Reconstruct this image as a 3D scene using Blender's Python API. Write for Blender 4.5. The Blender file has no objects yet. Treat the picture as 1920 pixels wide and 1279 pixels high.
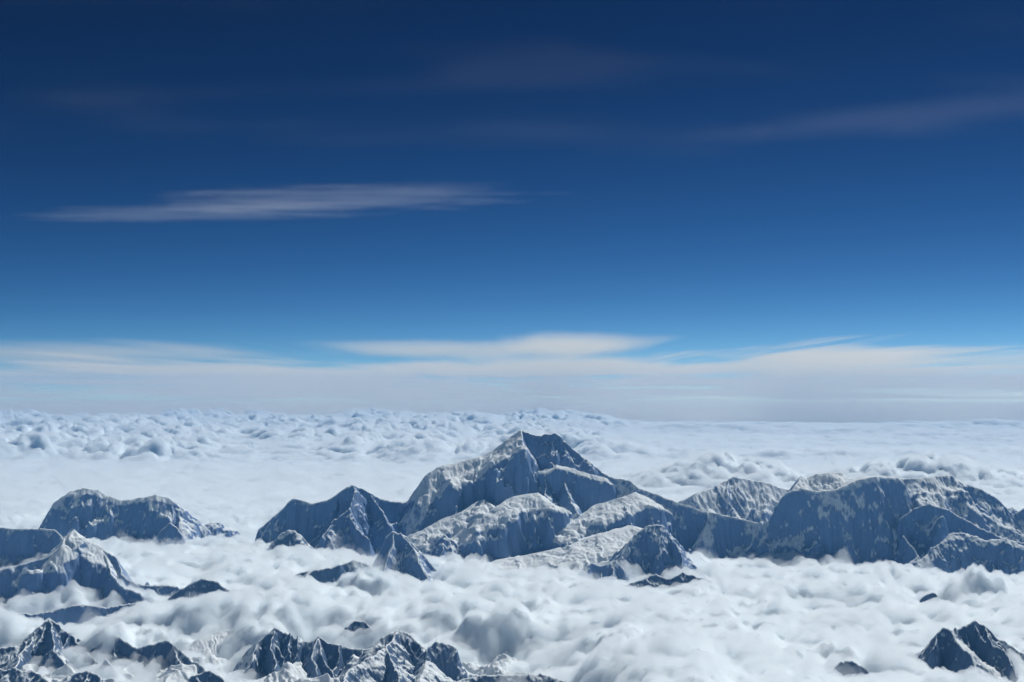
import bpy, math, time
import numpy as np
from math import radians, sin, cos, tan

T0 = time.time()
C = bpy.context.scene.collection
SC = bpy.context.scene
S = 10.0                                   # 1 km = 10 Blender units (1 unit = 100 m)
SC.unit_settings.scale_length = 100.0

# ------------------------------------------------------------------ camera, sky, sun, exposure
CAM_Z = 9.5                                # km above the sea
HFOV, PITCH = radians(40.0), math.atan(100.0 / 2637.6)
FPX = 960.0 / tan(HFOV / 2)
cam_d = bpy.data.cameras.new("camera")
cam_d.sensor_width = 36.0
cam_d.angle = HFOV
cam_d.clip_start = 0.1
cam_d.clip_end = 40000.0
cam = bpy.data.objects.new("camera", cam_d)
C.objects.link(cam)
cam.location = (0, 0, CAM_Z * S)
cam.rotation_euler = (radians(90) + PITCH, 0, 0)
SC.camera = cam

SUN_EL, SUN_AZ = radians(48.0), radians(38.0)      # azimuth from +Y towards +X
world = bpy.data.worlds.new("World")
SC.world = world
world.use_nodes = True
wn, wl = world.node_tree.nodes, world.node_tree.links
wn.clear()
w_out = wn.new("ShaderNodeOutputWorld")
w_bg = wn.new("ShaderNodeBackground")
w_sky = wn.new("ShaderNodeTexSky")
w_sky.sky_type = 'NISHITA'
w_sky.sun_disc = False
w_sky.sun_elevation = SUN_EL
w_sky.sun_rotation = SUN_AZ
w_sky.altitude = 9500.0
w_sky.air_density = 1.0
w_sky.dust_density = 0.3
w_sky.ozone_density = 3.0
# the photograph's deep contrast, given to the whole sky evenly: each colour scaled, then raised to a power
w_mul = wn.new("ShaderNodeVectorMath")
w_mul.operation = 'MULTIPLY'
w_mul.inputs[1].default_value = (0.390, 0.3325, 0.268)
w_pow = wn.new("ShaderNodeVectorMath")
w_pow.operation = 'POWER'
w_pow.inputs[1].default_value = (3.1, 2.42, 2.05)
wl.new(w_sky.outputs[0], w_mul.inputs[0])
wl.new(w_mul.outputs[0], w_pow.inputs[0])
wl.new(w_pow.outputs[0], w_bg.inputs[0])
w_bg.inputs[1].default_value = 0.10
wl.new(w_bg.outputs[0], w_out.inputs[0])

sun_d = bpy.data.lights.new("sun", 'SUN')
sun_d.energy = 3.8
sun_d.angle = radians(0.53)
sun_d.color = (1.0, 0.98, 0.93)
sun = bpy.data.objects.new("sun", sun_d)
C.objects.link(sun)
SUN_DIR = np.array([sin(SUN_AZ) * cos(SUN_EL), cos(SUN_AZ) * cos(SUN_EL), sin(SUN_EL)])
from mathutils import Vector
sun.rotation_euler = Vector(-SUN_DIR).to_track_quat('-Z', 'Y').to_euler()
sun.location = (0, 0, 200)

SC.view_settings.view_transform = 'Standard'
SC.view_settings.look = 'None'
SC.view_settings.exposure = 0.12
SC.view_settings.gamma = 1.0
SC.view_settings.use_curve_mapping = False

SC.render.engine = 'CYCLES'
cy = SC.cycles
cy.use_denoising = True
try:
    cy.denoiser = 'OPENIMAGEDENOISE'
except Exception:
    pass
cy.max_bounces = 10
cy.diffuse_bounces = 3
cy.glossy_bounces = 1
cy.transmission_bounces = 2
cy.transparent_max_bounces = 24
cy.volume_bounces = 8
cy.sample_clamp_indirect = 6.0
cy.volume_step_rate = 1.0
cy.volume_max_steps = 256

# ------------------------------------------------------------------ numpy noise
def _hash(ix, iy, seed):
    h = (ix.astype(np.int64) * 374761393 + iy.astype(np.int64) * 668265263 + seed * 1274126177) & 0xFFFFFFFF
    h = ((h ^ (h >> 13)) * 1274126177) & 0xFFFFFFFF
    h = (h ^ (h >> 16)) & 0xFFFFFFFF
    return h

_GA = np.arange(64) * (2 * math.pi / 64)
_GX, _GY = np.cos(_GA), np.sin(_GA)

def perlin(x, y, seed=0):
    x0, y0 = np.floor(x), np.floor(y)
    fx, fy = x - x0, y - y0
    ux = fx * fx * fx * (fx * (fx * 6 - 15) + 10)
    uy = fy * fy * fy * (fy * (fy * 6 - 15) + 10)
    out = 0
    for dx in (0, 1):
        for dy in (0, 1):
            g = _hash(x0 + dx, y0 + dy, seed) & 63
            v = _GX[g] * (fx - dx) + _GY[g] * (fy - dy)
            out = out + v * (ux if dx else 1 - ux) * (uy if dy else 1 - uy)
    return out * 1.5

def fbm(x, y, seed=0, octv=5, gain=0.5, lac=2.03):
    a, s, n = 1.0, 0.0, 0.0
    for o in range(octv):
        s = s + a * perlin(x, y, seed + o * 17)
        n += a
        x, y, a = x * lac + 13.7, y * lac - 7.3, a * gain
    return s / n * 1.4

def ridged(x, y, seed=0, octv=5, gain=0.5, lac=2.07):
    a, s, n, w = 1.0, 0.0, 0.0, 1.0
    for o in range(octv):
        r = 1 - np.abs(perlin(x, y, seed + o * 31)) * 1.6
        r = np.clip(r, 0, 1) ** 2
        s = s + a * r * w
        w = np.clip(r * 1.6, 0, 1)
        n += a
        x, y, a = x * lac + 5.1, y * lac + 9.2, a * gain
    return s / n

def puffs(x, y, seed=0):
    """rounded domes: 1 at a cell's point, falling to 0 between the points"""
    x0, y0 = np.floor(x), np.floor(y)
    best = np.full(x.shape, 9.0)
    for dx in (-1, 0, 1):
        for dy in (-1, 0, 1):
            h = _hash(x0 + dx, y0 + dy, seed)
            px = x0 + dx + (h & 1023) / 1023.0
            py = y0 + dy + ((h >> 10) & 1023) / 1023.0
            best = np.minimum(best, (x - px) ** 2 + (y - py) ** 2)
    return np.clip(1 - best, 0, 1)

def sstep(a, b, x):
    t = np.clip((x - a) / (b - a), 0, 1)
    return t * t * (3 - 2 * t)

# ------------------------------------------------------------------ helpers
def P(u, v, Y):
    """the place in the world (km) that the photograph's pixel u, v shows at Y km ahead"""
    a, t = (u - 960.0) / FPX, (639.5 - v) / FPX
    y, z = cos(PITCH) - t * sin(PITCH), sin(PITCH) + t * cos(PITCH)
    return np.array([a / y * Y, Y, CAM_Z + z / y * Y])

def mesh_obj(name, verts, quads, mat, parent=None, smooth=True):
    me = bpy.data.meshes.new(name)
    nv, nf = len(verts), len(quads)
    me.vertices.add(nv)
    me.vertices.foreach_set("co", np.ascontiguousarray(verts, dtype=np.float32).ravel())
    k = quads.shape[1]
    me.loops.add(nf * k)
    me.loops.foreach_set("vertex_index", np.ascontiguousarray(quads, dtype=np.int32).ravel())
    me.polygons.add(nf)
    me.polygons.foreach_set("loop_start", np.arange(nf, dtype=np.int32) * k)
    me.polygons.foreach_set("use_smooth", np.full(nf, smooth, dtype=bool))
    me.update(calc_edges=True)
    me.materials.append(mat)
    o = bpy.data.objects.new(name, me)
    C.objects.link(o)
    if parent is not None:
        o.parent = parent
    return o

def grid_quads(nx, ny, off=0):
    i = np.arange(nx * ny).reshape(ny, nx) + off
    return np.stack([i[:-1, :-1], i[:-1, 1:], i[1:, 1:], i[1:, :-1]], -1).reshape(-1, 4)

def tag(o, label=None, cat=None, group=None, kind=None):
    for k, v in (("label", label), ("category", cat), ("group", group), ("kind", kind)):
        if v:
            o[k] = v
    return o

def new_mat(name):
    m = bpy.data.materials.new(name)
    m.use_nodes = True
    m.node_tree.nodes.clear()
    return m, m.node_tree.nodes, m.node_tree.links

def N(nodes, typ, **kw):
    n = nodes.new(typ)
    for k, v in kw.items():
        if k.startswith("i_"):
            n.inputs[int(k[2:]) if k[2:].isdigit() else k[2:].replace("_", " ")].default_value = v
        else:
            setattr(n, k, v)
    return n

def math_n(nodes, links, op, a, b=None, c=None, clamp=False):
    n = nodes.new("ShaderNodeMath")
    n.operation = op
    n.use_clamp = clamp
    for k, v in enumerate((a, b, c)):
        if v is None:
            continue
        if isinstance(v, (int, float)):
            n.inputs[k].default_value = v
        else:
            links.new(v, n.inputs[k])
    return n.outputs[0]

# ------------------------------------------------------------------ materials
def snow_rock(name, rock=(0.10, 0.095, 0.09), lo=0.40, hi=0.62, scale=1.0, amount=1.0):
    """snow that cannot hold on the steepest ground, where rock of varied tone comes through; its colour may be tinted shade blue"""
    m, n, l = new_mat(name)
    out = N(n, "ShaderNodeOutputMaterial")
    bs = N(n, "ShaderNodeBsdfPrincipled")
    bs.inputs["Roughness"].default_value = 0.75
    bs.inputs["Specular IOR Level"].default_value = 0.15
    geo = N(n, "ShaderNodeNewGeometry")
    sep = N(n, "ShaderNodeSeparateXYZ")
    l.new(geo.outputs["Normal"], sep.inputs[0])
    tc = N(n, "ShaderNodeTexCoord")
    n1 = N(n, "ShaderNodeTexNoise")
    n1.inputs["Scale"].default_value = 2.2 * scale
    n1.inputs["Detail"].default_value = 6
    n1.inputs["Roughness"].default_value = 0.7
    mp = N(n, "ShaderNodeMapping")
    mp.inputs["Scale"].default_value = (1.0, 0.6, 0.30)
    l.new(tc.outputs["Object"], mp.inputs[0])
    l.new(mp.outputs[0], n1.inputs["Vector"])
    n2 = N(n, "ShaderNodeTexNoise")
    n2.inputs["Scale"].default_value = 0.25 * scale
    n2.inputs["Detail"].default_value = 5
    n2.inputs["Roughness"].default_value = 0.65
    l.new(tc.outputs["Object"], n2.inputs["Vector"])
    bare = N(n, "ShaderNodeAttribute")
    bare.attribute_name = "bare"
    # steepness plus noise: small streaks, broad drifts, and the barer ridges
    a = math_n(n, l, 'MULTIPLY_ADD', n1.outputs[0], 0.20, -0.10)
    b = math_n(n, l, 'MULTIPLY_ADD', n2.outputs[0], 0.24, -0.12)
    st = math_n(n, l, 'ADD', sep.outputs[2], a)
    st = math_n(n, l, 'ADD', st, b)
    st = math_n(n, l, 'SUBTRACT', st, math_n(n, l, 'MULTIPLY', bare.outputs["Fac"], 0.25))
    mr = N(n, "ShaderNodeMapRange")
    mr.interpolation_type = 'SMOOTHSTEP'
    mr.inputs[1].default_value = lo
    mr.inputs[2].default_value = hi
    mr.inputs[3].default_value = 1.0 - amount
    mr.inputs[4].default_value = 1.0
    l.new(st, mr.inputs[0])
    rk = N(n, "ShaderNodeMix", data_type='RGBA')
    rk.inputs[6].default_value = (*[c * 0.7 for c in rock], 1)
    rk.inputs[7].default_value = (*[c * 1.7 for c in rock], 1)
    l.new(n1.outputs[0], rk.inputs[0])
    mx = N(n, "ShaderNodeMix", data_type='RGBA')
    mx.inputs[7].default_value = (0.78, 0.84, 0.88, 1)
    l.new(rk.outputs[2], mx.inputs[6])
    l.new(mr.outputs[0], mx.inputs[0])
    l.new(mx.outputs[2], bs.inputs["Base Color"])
    bp = N(n, "ShaderNodeBump")
    bp.inputs["Strength"].default_value = 0.35
    bp.inputs["Distance"].default_value = 0.35
    n3 = N(n, "ShaderNodeTexNoise")
    n3.inputs["Scale"].default_value = 3.0
    n3.inputs["Detail"].default_value = 5
    l.new(tc.outputs["Object"], n3.inputs["Vector"])
    l.new(n3.outputs[0], bp.inputs["Height"])
    l.new(bp.outputs[0], bs.inputs["Normal"])
    l.new(bs.outputs[0], out.inputs[0])
    return m

M_SNOW = snow_rock("snow and shade-blue rock", rock=(0.095, 0.170, 0.330), lo=0.47, hi=0.64, amount=0.95)  # steep faces: blue of the shade is put into the rock and ice colour
M_ROCKY = snow_rock("snow and dark shade-blue rock", rock=(0.068, 0.112, 0.195), lo=0.44, hi=0.66)  # darker rock, its colour likewise tinted with the blue of shade
M_GLACIER = snow_rock("glacier snow", lo=0.2, hi=0.35)

def cloud_mat():
    m, n, l = new_mat("cloud")
    out = N(n, "ShaderNodeOutputMaterial")
    bs = N(n, "ShaderNodeBsdfPrincipled")
    bs.inputs["Base Color"].default_value = (0.84, 0.91, 0.95, 1)
    bs.inputs["Roughness"].default_value = 1.0
    bs.inputs["Specular IOR Level"].default_value = 0.0
    bs.subsurface_method = 'BURLEY'
    bs.inputs["Subsurface Weight"].default_value = 0.55
    bs.inputs["Subsurface Radius"].default_value = (1, 1, 1)
    bs.inputs["Subsurface Scale"].default_value = 1.8
    l.new(bs.outputs[0], out.inputs[0])
    return m

def volume_mat(name, density, color=(1, 1, 1), g=0.0):
    m, n, l = new_mat(name)
    out = N(n, "ShaderNodeOutputMaterial")
    v = N(n, "ShaderNodeVolumePrincipled")
    v.inputs["Color"].default_value = (*color, 1)
    v.inputs["Density"].default_value = density
    v.inputs["Anisotropy"].default_value = g
    l.new(v.outputs[0], out.inputs["Volume"])
    return m

M_CLOUD = cloud_mat()
M_MIST = volume_mat("cloud mist", 0.70, (0.95, 0.98, 1.0), 0.2)
M_VEIL = volume_mat("mist veil", 0.09, (0.95, 0.98, 1.0), 0.2)
M_HAZE = volume_mat("haze", 0.00038, (0.16, 0.49, 0.97), 0.0)

# ------------------------------------------------------------------ mountains
# a mountain is the highest of the slopes that fall from its ridges; a ridge is (points, profile on
# its left, profile on its right seen along its points), a profile lists (distance, drop) in km
WALL = [(0, 0), (0.06, 0.12), (0.85, 2.1), (1.5, 3.1), (4, 4.8)]
STEEP = [(0, 0), (0.08, 0.13), (0.9, 1.55), (2.0, 2.8), (4, 4.2)]
MID = [(0, 0), (0.10, 0.10), (1.0, 0.95), (2.5, 2.1), (4, 3.2)]
EASY = [(0, 0), (0.10, 0.06), (1.0, 0.60), (3, 1.7), (5, 2.6)]
FLAT = [(0, 0), (0.8, 0.2), (2.5, 0.8), (5, 2.0)]
MIDWALL = [(0, 0), (0.18, 0.13), (0.40, 0.42), (1.15, 2.0), (2, 3.6), (4, 6)]

def crest(pts, front, back, **kw):          # listed from left to right in the photograph
    return dict(pts=[P(*p) for p in pts], L=back, R=front, **kw)

def spur(pts, left, right, **kw):           # listed from the crest towards the camera
    return dict(pts=[P(*p) for p in pts], L=right, R=left, **kw)

def ribs(pts, n, seed, slope=1.2, length=1.2, yaw=0.0, spread=0.5, prof=None, t0=0.0, t1=1.0, **kw):
    """side ridges that leave a crest towards the camera, each with a twig or two of its own"""
    rs = np.random.RandomState(seed)
    A = [P(*p) for p in pts]
    L = np.concatenate([[0], np.cumsum([np.linalg.norm(b[:2] - a[:2]) for a, b in zip(A[:-1], A[1:])])])
    out = []
    for i in range(n):
        t = (t0 + (t1 - t0) * (i + rs.uniform(0.2, 0.8)) / n) * L[-1]
        p = np.array([np.interp(t, L, [a[k] for a in A]) for k in range(3)])
        an = -math.pi / 2 + yaw + rs.uniform(-spread, spread)
        ln = length * rs.uniform(0.6, 1.25)
        p[2] -= 0.02
        line = [p.copy()]
        m = 5
        for j in range(m):
            an += rs.uniform(-0.28, 0.28)
            st = ln / m
            p = p + np.array([math.cos(an) * st, math.sin(an) * st, -slope * st * rs.uniform(0.6, 1.4)])
            line.append(p.copy())
        pr = prof or STEEP
        out.append(dict(pts=line, L=pr, R=pr, **kw))
        for j in (1, 2, 3):
            if rs.rand() < 0.6:
                q = line[j].copy()
                a2 = an + rs.choice([-1, 1]) * rs.uniform(0.5, 0.9)
                tw = [q.copy()]
                for _k in range(3):
                    st = ln * 0.13
                    q = q + np.array([math.cos(a2) * st, math.sin(a2) * st, -(slope + 0.2) * st])
                    tw.append(q.copy())
                out.append(dict(pts=tw, L=pr, R=pr, **kw))
    return out

def build_height(X, Y, ridges, seed, rough, warp):
    wx = fbm(X * 1.1, Y * 1.1, seed + 1, 5) * warp
    wy = fbm(X * 1.1 + 31, Y * 1.1 - 17, seed + 2, 5) * warp
    Xw, Yw = X + wx, Y + wy
    swell = 1 + 0.38 * fbm(X * 1.2, Y * 1.2, seed + 31, 3) + 0.08 * fbm(X * 3.4, Y * 3.4, seed + 33, 3)   # buttresses and hollows
    H = np.full(X.shape, -9.0)
    Sx = np.zeros(X.shape)
    D = np.zeros(X.shape)
    R = np.ones(X.shape)
    for ri, r in enumerate(ridges):
        pts, s0 = r['pts'], ri * 37.3
        rr = r.get('rough', 1.0)
        for a, b in zip(pts[:-1], pts[1:]):
            ex, ey = b[0] - a[0], b[1] - a[1]
            L2 = ex * ex + ey * ey + 1e-9
            L = math.sqrt(L2)
            t = ((Xw - a[0]) * ex + (Yw - a[1]) * ey) / L2
            tc = np.clip(t, 0, 1)
            dx, dy = Xw - (a[0] + tc * ex), Yw - (a[1] + tc * ey)
            d = np.sqrt(dx * dx + dy * dy)
            side = (ex * dy - ey * dx) / L / (d + 1e-6)          # +1: left of travel
            d = d * swell
            w = 0.5 + 0.5 * np.clip(side * 1.5, -1, 1)
            pl, pr = np.array(r['L'], float), np.array(r['R'], float)
            dl, dr = np.interp(d, pl[:, 0], pl[:, 1]), np.interp(d, pr[:, 0], pr[:, 1])
            drop = w * dl + (1 - w) * dr
            over = np.clip(np.abs(t - tc) * L / (d + 1e-6), 0, 1)          # past a ridge's end: the steeper side wraps round
            drop = drop + over * (np.maximum(dl, dr) - drop)
            h = a[2] + tc * (b[2] - a[2]) - drop
            m = h > H
            H = np.where(m, h, H)
            Sx = np.where(m, s0 + t * L, Sx)
            D = np.where(m, d, D)
            R = np.where(m, rr, R)
            s0 += L
    # gullies and ribs that run down from the ridges, jagged crests, broken faces
    k = rough * (0.45 + 0.45 * R)
    kf = k * np.clip((R - 0.40) / 0.7, 0.10, 1.0)                       # smooth snowfields stay smooth
    far = sstep(0.0, 0.5, D)
    wig = fbm(X * 2.3, Y * 2.3, seed + 5, 3) * 0.25
    g1 = ridged((Sx + wig) / 0.55, D * 0.35, seed + 7, 3)
    g2 = ridged((Sx + wig) / 0.20, D * 0.8, seed + 9, 3)
    H = H + k * far * (0.13 * (g1 - 0.62)) + k * sstep(0, 0.15, D) * 0.040 * (g2 - 0.6)
    H = H + kf * (0.024 + 0.018 * far) * (ridged(X * 3.1, Y * 3.1, seed + 11, 5, 0.55) - 0.5)
    H = H + (0.05 + 0.85 * kf) * 0.042 * (1 - sstep(0.05, 0.25, D)) * fbm(X * 6.0, Y * 6.0, seed + 21, 4, 0.65)
    H = H + kf * 0.012 * (ridged(X * 11.0, Y * 11.0, seed + 13, 4, 0.6) - 0.5)
    H = H + kf * 0.004 * fbm(X * 24, Y * 24, seed + 15, 3, 0.6)
    return H, R

def erode(H, res, rounds, strength):
    """melt-water and avalanche gullies: flow runs to the lowest neighbour and cuts where it gathers"""
    ny, nx = H.shape
    ii = np.arange(ny * nx).reshape(ny, nx)
    for _ in range(rounds):
        best = np.zeros_like(H)
        recv = ii.copy()
        for dy in (-1, 0, 1):
            for dx in (-1, 0, 1):
                if dx == 0 and dy == 0:
                    continue
                sh = np.roll(np.roll(H, -dy, 0), -dx, 1)
                s = (H - sh) / math.hypot(dx, dy)
                if dy == 1: s[-1] = 0
                if dy == -1: s[0] = 0
                if dx == 1: s[:, -1] = 0
                if dx == -1: s[:, 0] = 0
                m = s > best
                best = np.where(m, s, best)
                recv = np.where(m, np.roll(np.roll(ii, -dy, 0), -dx, 1), recv)
        rf = recv.ravel()
        pos = rf.copy()
        A = np.ones(ny * nx)
        for _s in range(110):
            A += np.bincount(pos, minlength=ny * nx)
            pos = rf[pos]
        A = np.minimum(A.reshape(ny, nx), 4000)
        cut = 0.75 * strength * res * np.sqrt(A) * np.clip(best / res, 0, 2.0) * 0.10
        cut = np.minimum(cut, 1.6 * res)
        for ax in (0, 1):
            cut = 0.5 * cut + 0.25 * (np.roll(cut, 1, ax) + np.roll(cut, -1, ax))
        H = H - cut
    return H

def mountain(name, ridges, label, mat=None, seed=1, res=0.020, rough=1.0, warp=0.15, zmin=4.0, margin=(1.4, 1.2, 1.6),
             cat="mountain", parent=None, group=None, kind=None, carve=1.0):
    pts = np.array([p for r in ridges for p in r['pts']])
    x0, x1 = pts[:, 0].min() - margin[0], pts[:, 0].max() + margin[0]
    y0, y1 = pts[:, 1].min() - margin[2], pts[:, 1].max() + margin[1]
    nx, ny = int((x1 - x0) / res) + 1, int((y1 - y0) / (res * 1.15)) + 1
    X, Y = np.meshgrid(np.linspace(x0, x1, nx), np.linspace(y0, y1, ny))
    H, R = build_height(X, Y, ridges, seed * 101, rough, warp)
    H = erode(H, res, 4, carve)
    q = grid_quads(nx, ny)
    Hf = H.ravel()
    q = q[Hf[q].max(1) > zmin]
    used = np.zeros(nx * ny, bool)
    used[q.ravel()] = True
    idx = np.cumsum(used) - 1
    org = np.array([pts[:, 0].mean(), pts[:, 1].mean(), zmin])
    V = (np.stack([X.ravel(), Y.ravel(), np.maximum(Hf, zmin - 0.3)], -1)[used] - org) * S
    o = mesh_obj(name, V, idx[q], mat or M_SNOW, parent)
    o.location = org * S
    at = o.data.attributes.new("bare", 'FLOAT', 'POINT')
    at.data.foreach_set("value", np.ascontiguousarray(np.clip(R.ravel()[used] - 1.0, -0.5, 1.0), dtype=np.float32))
    if parent is None:
        tag(o, label, cat, group or {'snowy_peak': 'snowy peaks standing out of the cloud', 'rocky_knoll': 'rocks showing through the cloud',
                                     'distant_ridge': 'far rocks in the distant cloud'}.get(name), kind)
    return o

# --- the highest peak, in the middle
SHELF = [(0, 0), (0.10, 0.05), (1.05, 0.50), (1.15, 0.62), (1.60, 1.85), (2.2, 2.6), (4, 4.2)]
STEP = [(0, 0), (0.12, 0.05), (0.85, 0.34), (0.92, 0.48), (1.35, 1.70), (1.9, 2.7), (4, 5.0)]
LEDGE = [(0, 0), (0.20, 0.08), (0.25, 0.16), (0.50, 0.90), (0.9, 1.6), (2.5, 3.8)]
PEAKW = [(0, 0), (0.10, 0.12), (0.5, 0.62), (1.1, 1.9), (2.0, 3.4), (4, 5)]
main_peak = [
    crest([(772, 922, 40.4), (800, 893, 40.6), (830, 872, 40.8), (860, 866, 40.9), (890, 858, 41.0), (920, 845, 41.0), (950, 822, 41.0), (980, 805, 41.0)], SHELF, STEEP, rough=0.7),
    crest([(980, 805, 41.0), (1000, 812, 40.9), (1016, 817, 40.9), (1035, 809, 40.8), (1050, 820, 40.8), (1072, 842, 40.6), (1100, 862, 40.4), (1132, 886, 40.2)], PEAKW, STEEP, rough=1.6),
    crest([(1132, 886, 40.2), (1152, 895, 40.0), (1180, 899, 39.9), (1200, 914, 39.7), (1228, 926, 39.4), (1262, 938, 39.2)], STEEP, STEEP, rough=0.9),
    spur([(985, 812, 40.9), (990, 835, 40.6), (1000, 858, 40.3), (1012, 880, 40.1)], STEEP, WALL, rough=1.5),
    crest([(998, 876, 40.2), (1022, 881, 40.0), (1045, 871, 40.0), (1072, 878, 39.9), (1100, 886, 39.9), (1134, 896, 39.9)], LEDGE, EASY, rough=0.9),
    spur([(1048, 886, 39.9), (1060, 912, 39.5), (1073, 938, 39.0), (1086, 964, 38.5)], STEEP, MID, rough=1.2),
    spur([(1016, 888, 39.9), (1022, 912, 39.4), (1018, 936, 39.0)], STEEP, MID, rough=1.3),
    crest([(796, 988, 38.5), (835, 969, 38.7), (870, 953, 38.9), (906, 935, 39.1), (918, 944, 39.1)], STEP, EASY, rough=0.5),
    crest([(892, 972, 38.2), (928, 948, 38.4), (965, 931, 38.7), (1005, 923, 38.9), (1020, 938, 38.9)], STEP, EASY, rough=0.5),
    crest([(1085, 968, 38.3), (1112, 950, 38.6), (1150, 936, 38.8), (1195, 922, 39.1)], STEP, EASY, rough=0.6),
    spur([(880, 966, 38.9), (880, 985, 38.7), (902, 1010, 38.4), (920, 1040, 38.1)], STEEP, STEEP, rough=1.4),
    spur([(1165, 965, 38.9), (1150, 985, 38.6), (1105, 1008, 38.3), (1060, 1025, 38.1)], STEEP, MID, rough=1.3),
]
main_peak += ribs([(1035, 809, 40.8), (1072, 842, 40.6), (1132, 886, 40.2)], 3, 3, 1.35, 0.9, 0.2, rough=1.6) + ribs([(1140, 890, 40.1), (1262, 938, 39.2)], 2, 5, 1.3, 1.0, 0.2) + ribs([(830, 890, 40.2), (930, 895, 40.2)], 2, 6, 1.5, 0.9, 0.1) + ribs([(960, 950, 39.0), (1060, 945, 39.0)], 3, 7, 1.4, 0.8, 0.1)
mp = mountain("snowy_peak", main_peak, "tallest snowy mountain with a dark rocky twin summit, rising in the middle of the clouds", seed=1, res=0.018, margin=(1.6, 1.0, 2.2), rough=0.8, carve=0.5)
glacier_r = [crest([(935, 1050, 36.9), (985, 1042, 37.0), (1030, 1032, 37.1), (1085, 1014, 37.2), (1140, 998, 37.4), (1185, 986, 37.6)],
                   [(0, 0), (0.3, 0.06), (1.6, 0.36), (2.4, 1.0)], [(0, 0), (0.3, 0.0), (1.0, 0.5), (2, 1.5)], rough=0.6)]
gl = mountain("glacier", glacier_r, None, M_GLACIER, seed=3, res=0.018, rough=0.7, carve=0.4, margin=(0.8, 0.5, 2.2), parent=mp)
gl.location = gl.location - mp.location

# --- the wide wall on the right
BIGWALL = [(0, 0), (0.08, 0.15), (1.0, 2.5), (2.0, 4.6), (4, 7)]
right_wall = [
    crest([(1262, 938, 39.2), (1290, 948, 39.0), (1312, 957, 38.9), (1345, 962, 38.8), (1392, 972, 38.7), (1422, 979, 38.6), (1440, 974, 38.5), (1460, 942, 38.4), (1480, 922, 38.3), (1500, 915, 38.3)], BIGWALL, EASY, rough=0.55),
    crest([(1500, 915, 38.3), (1530, 921, 38.2), (1570, 918, 38.2), (1610, 899, 38.3), (1640, 893, 38.4), (1690, 897, 38.6)], BIGWALL, [(0, 0), (0.5, -0.02), (0.9, 0.2), (2, 1.5), (4, 3)], rough=0.5),
    crest([(1478, 922, 38.5), (1500, 890, 39.2), (1512, 897, 39.2), (1536, 887, 39.2), (1560, 884, 39.2), (1580, 885, 39.2), (1590, 896, 39.2), (1640, 893, 39.2), (1695, 896, 39.3)], [(0, 0), (0.5, 0.32), (0.95, 0.8), (1.3, 2.6), (2.0, 5.0)], STEEP, rough=0.8),
    crest([(1690, 896, 39.2), (1752, 893, 39.4), (1786, 889, 39.5)], [(0, 0), (0.25, 0.24), (0.6, 0.38), (1.3, 0.95), (2.2, 1.9), (4, 4)], STEEP, rough=1.0),
    crest([(1786, 889, 39.5), (1802, 904, 39.4), (1842, 916, 39.3), (1872, 933, 39.2), (1892, 956, 39.0), (1905, 962, 39.0), (1930, 950, 39.0)], [(0, 0), (0.35, 0.5), (1.2, 1.0), (3, 2.4)], STEEP, rough=1.0),
    spur([(1786, 890, 39.4), (1800, 925, 38.9), (1832, 955, 38.5), (1870, 980, 38.2), (1930, 1010, 37.8)], MID, EASY, rough=1.1),
    crest([(1690, 972, 38.0), (1715, 952, 38.0), (1742, 943, 38.0), (1775, 955, 37.9), (1808, 972, 37.8), (1840, 990, 37.6), (1880, 1010, 37.4), (1930, 1018, 37.2)], WALL, FLAT, rough=1.0),
    crest([(1668, 1085, 36.0), (1690, 1060, 36.2), (1730, 1045, 36.4), (1780, 1000, 36.9), (1815, 998, 36.9), (1850, 1012, 36.7), (1885, 1008, 36.7), (1930, 1030, 36.6)], MIDWALL, MID, rough=1.3),
    spur([(1695, 1002, 37.4), (1712, 1025, 37.0), (1722, 1040, 36.8), (1690, 1065, 36.5), (1650, 1085, 36.2)], WALL, WALL, rough=0.6),
]
right_wall += ribs([(1300, 955, 38.9), (1440, 976, 38.5)], 2, 11, 1.7, 0.9, 0.15, rough=0.5) + ribs([(1700, 965, 38.0), (1880, 1010, 37.4)], 3, 12, 1.2, 1.0, 0.25) + ribs([(1690, 1060, 36.2), (1780, 1000, 36.9), (1930, 1030, 36.6)], 5, 13, 1.3, 1.0, 0.15)
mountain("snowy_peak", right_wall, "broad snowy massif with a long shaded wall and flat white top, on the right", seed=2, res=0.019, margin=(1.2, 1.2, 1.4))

pointed = [
    crest([(1268, 940, 41.0), (1300, 925, 41.2), (1330, 917, 41.5), (1350, 905, 41.8), (1378, 892, 42.0), (1400, 898, 42.0), (1430, 902, 42.0), (1470, 915, 42.0), (1500, 925, 42.0)], MID, STEEP, rough=0.8),
    spur([(1378, 893, 42.0), (1376, 925, 41.5), (1390, 955, 41.0), (1405, 980, 40.7)], WALL, EASY, rough=0.8),
    spur([(1350, 906, 41.8), (1345, 935, 41.4), (1330, 955, 41.0)], STEEP, STEEP, rough=0.8),
]
pointed += ribs([(1300, 925, 41.2), (1378, 892, 42.0)], 3, 14, 0.9, 1.0, 0.2)
mountain("snowy_peak", pointed, "pointed snowy peak standing behind the dip in the right-hand wall", seed=4, res=0.020, margin=(0.8, 1.2, 1.2))

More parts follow.
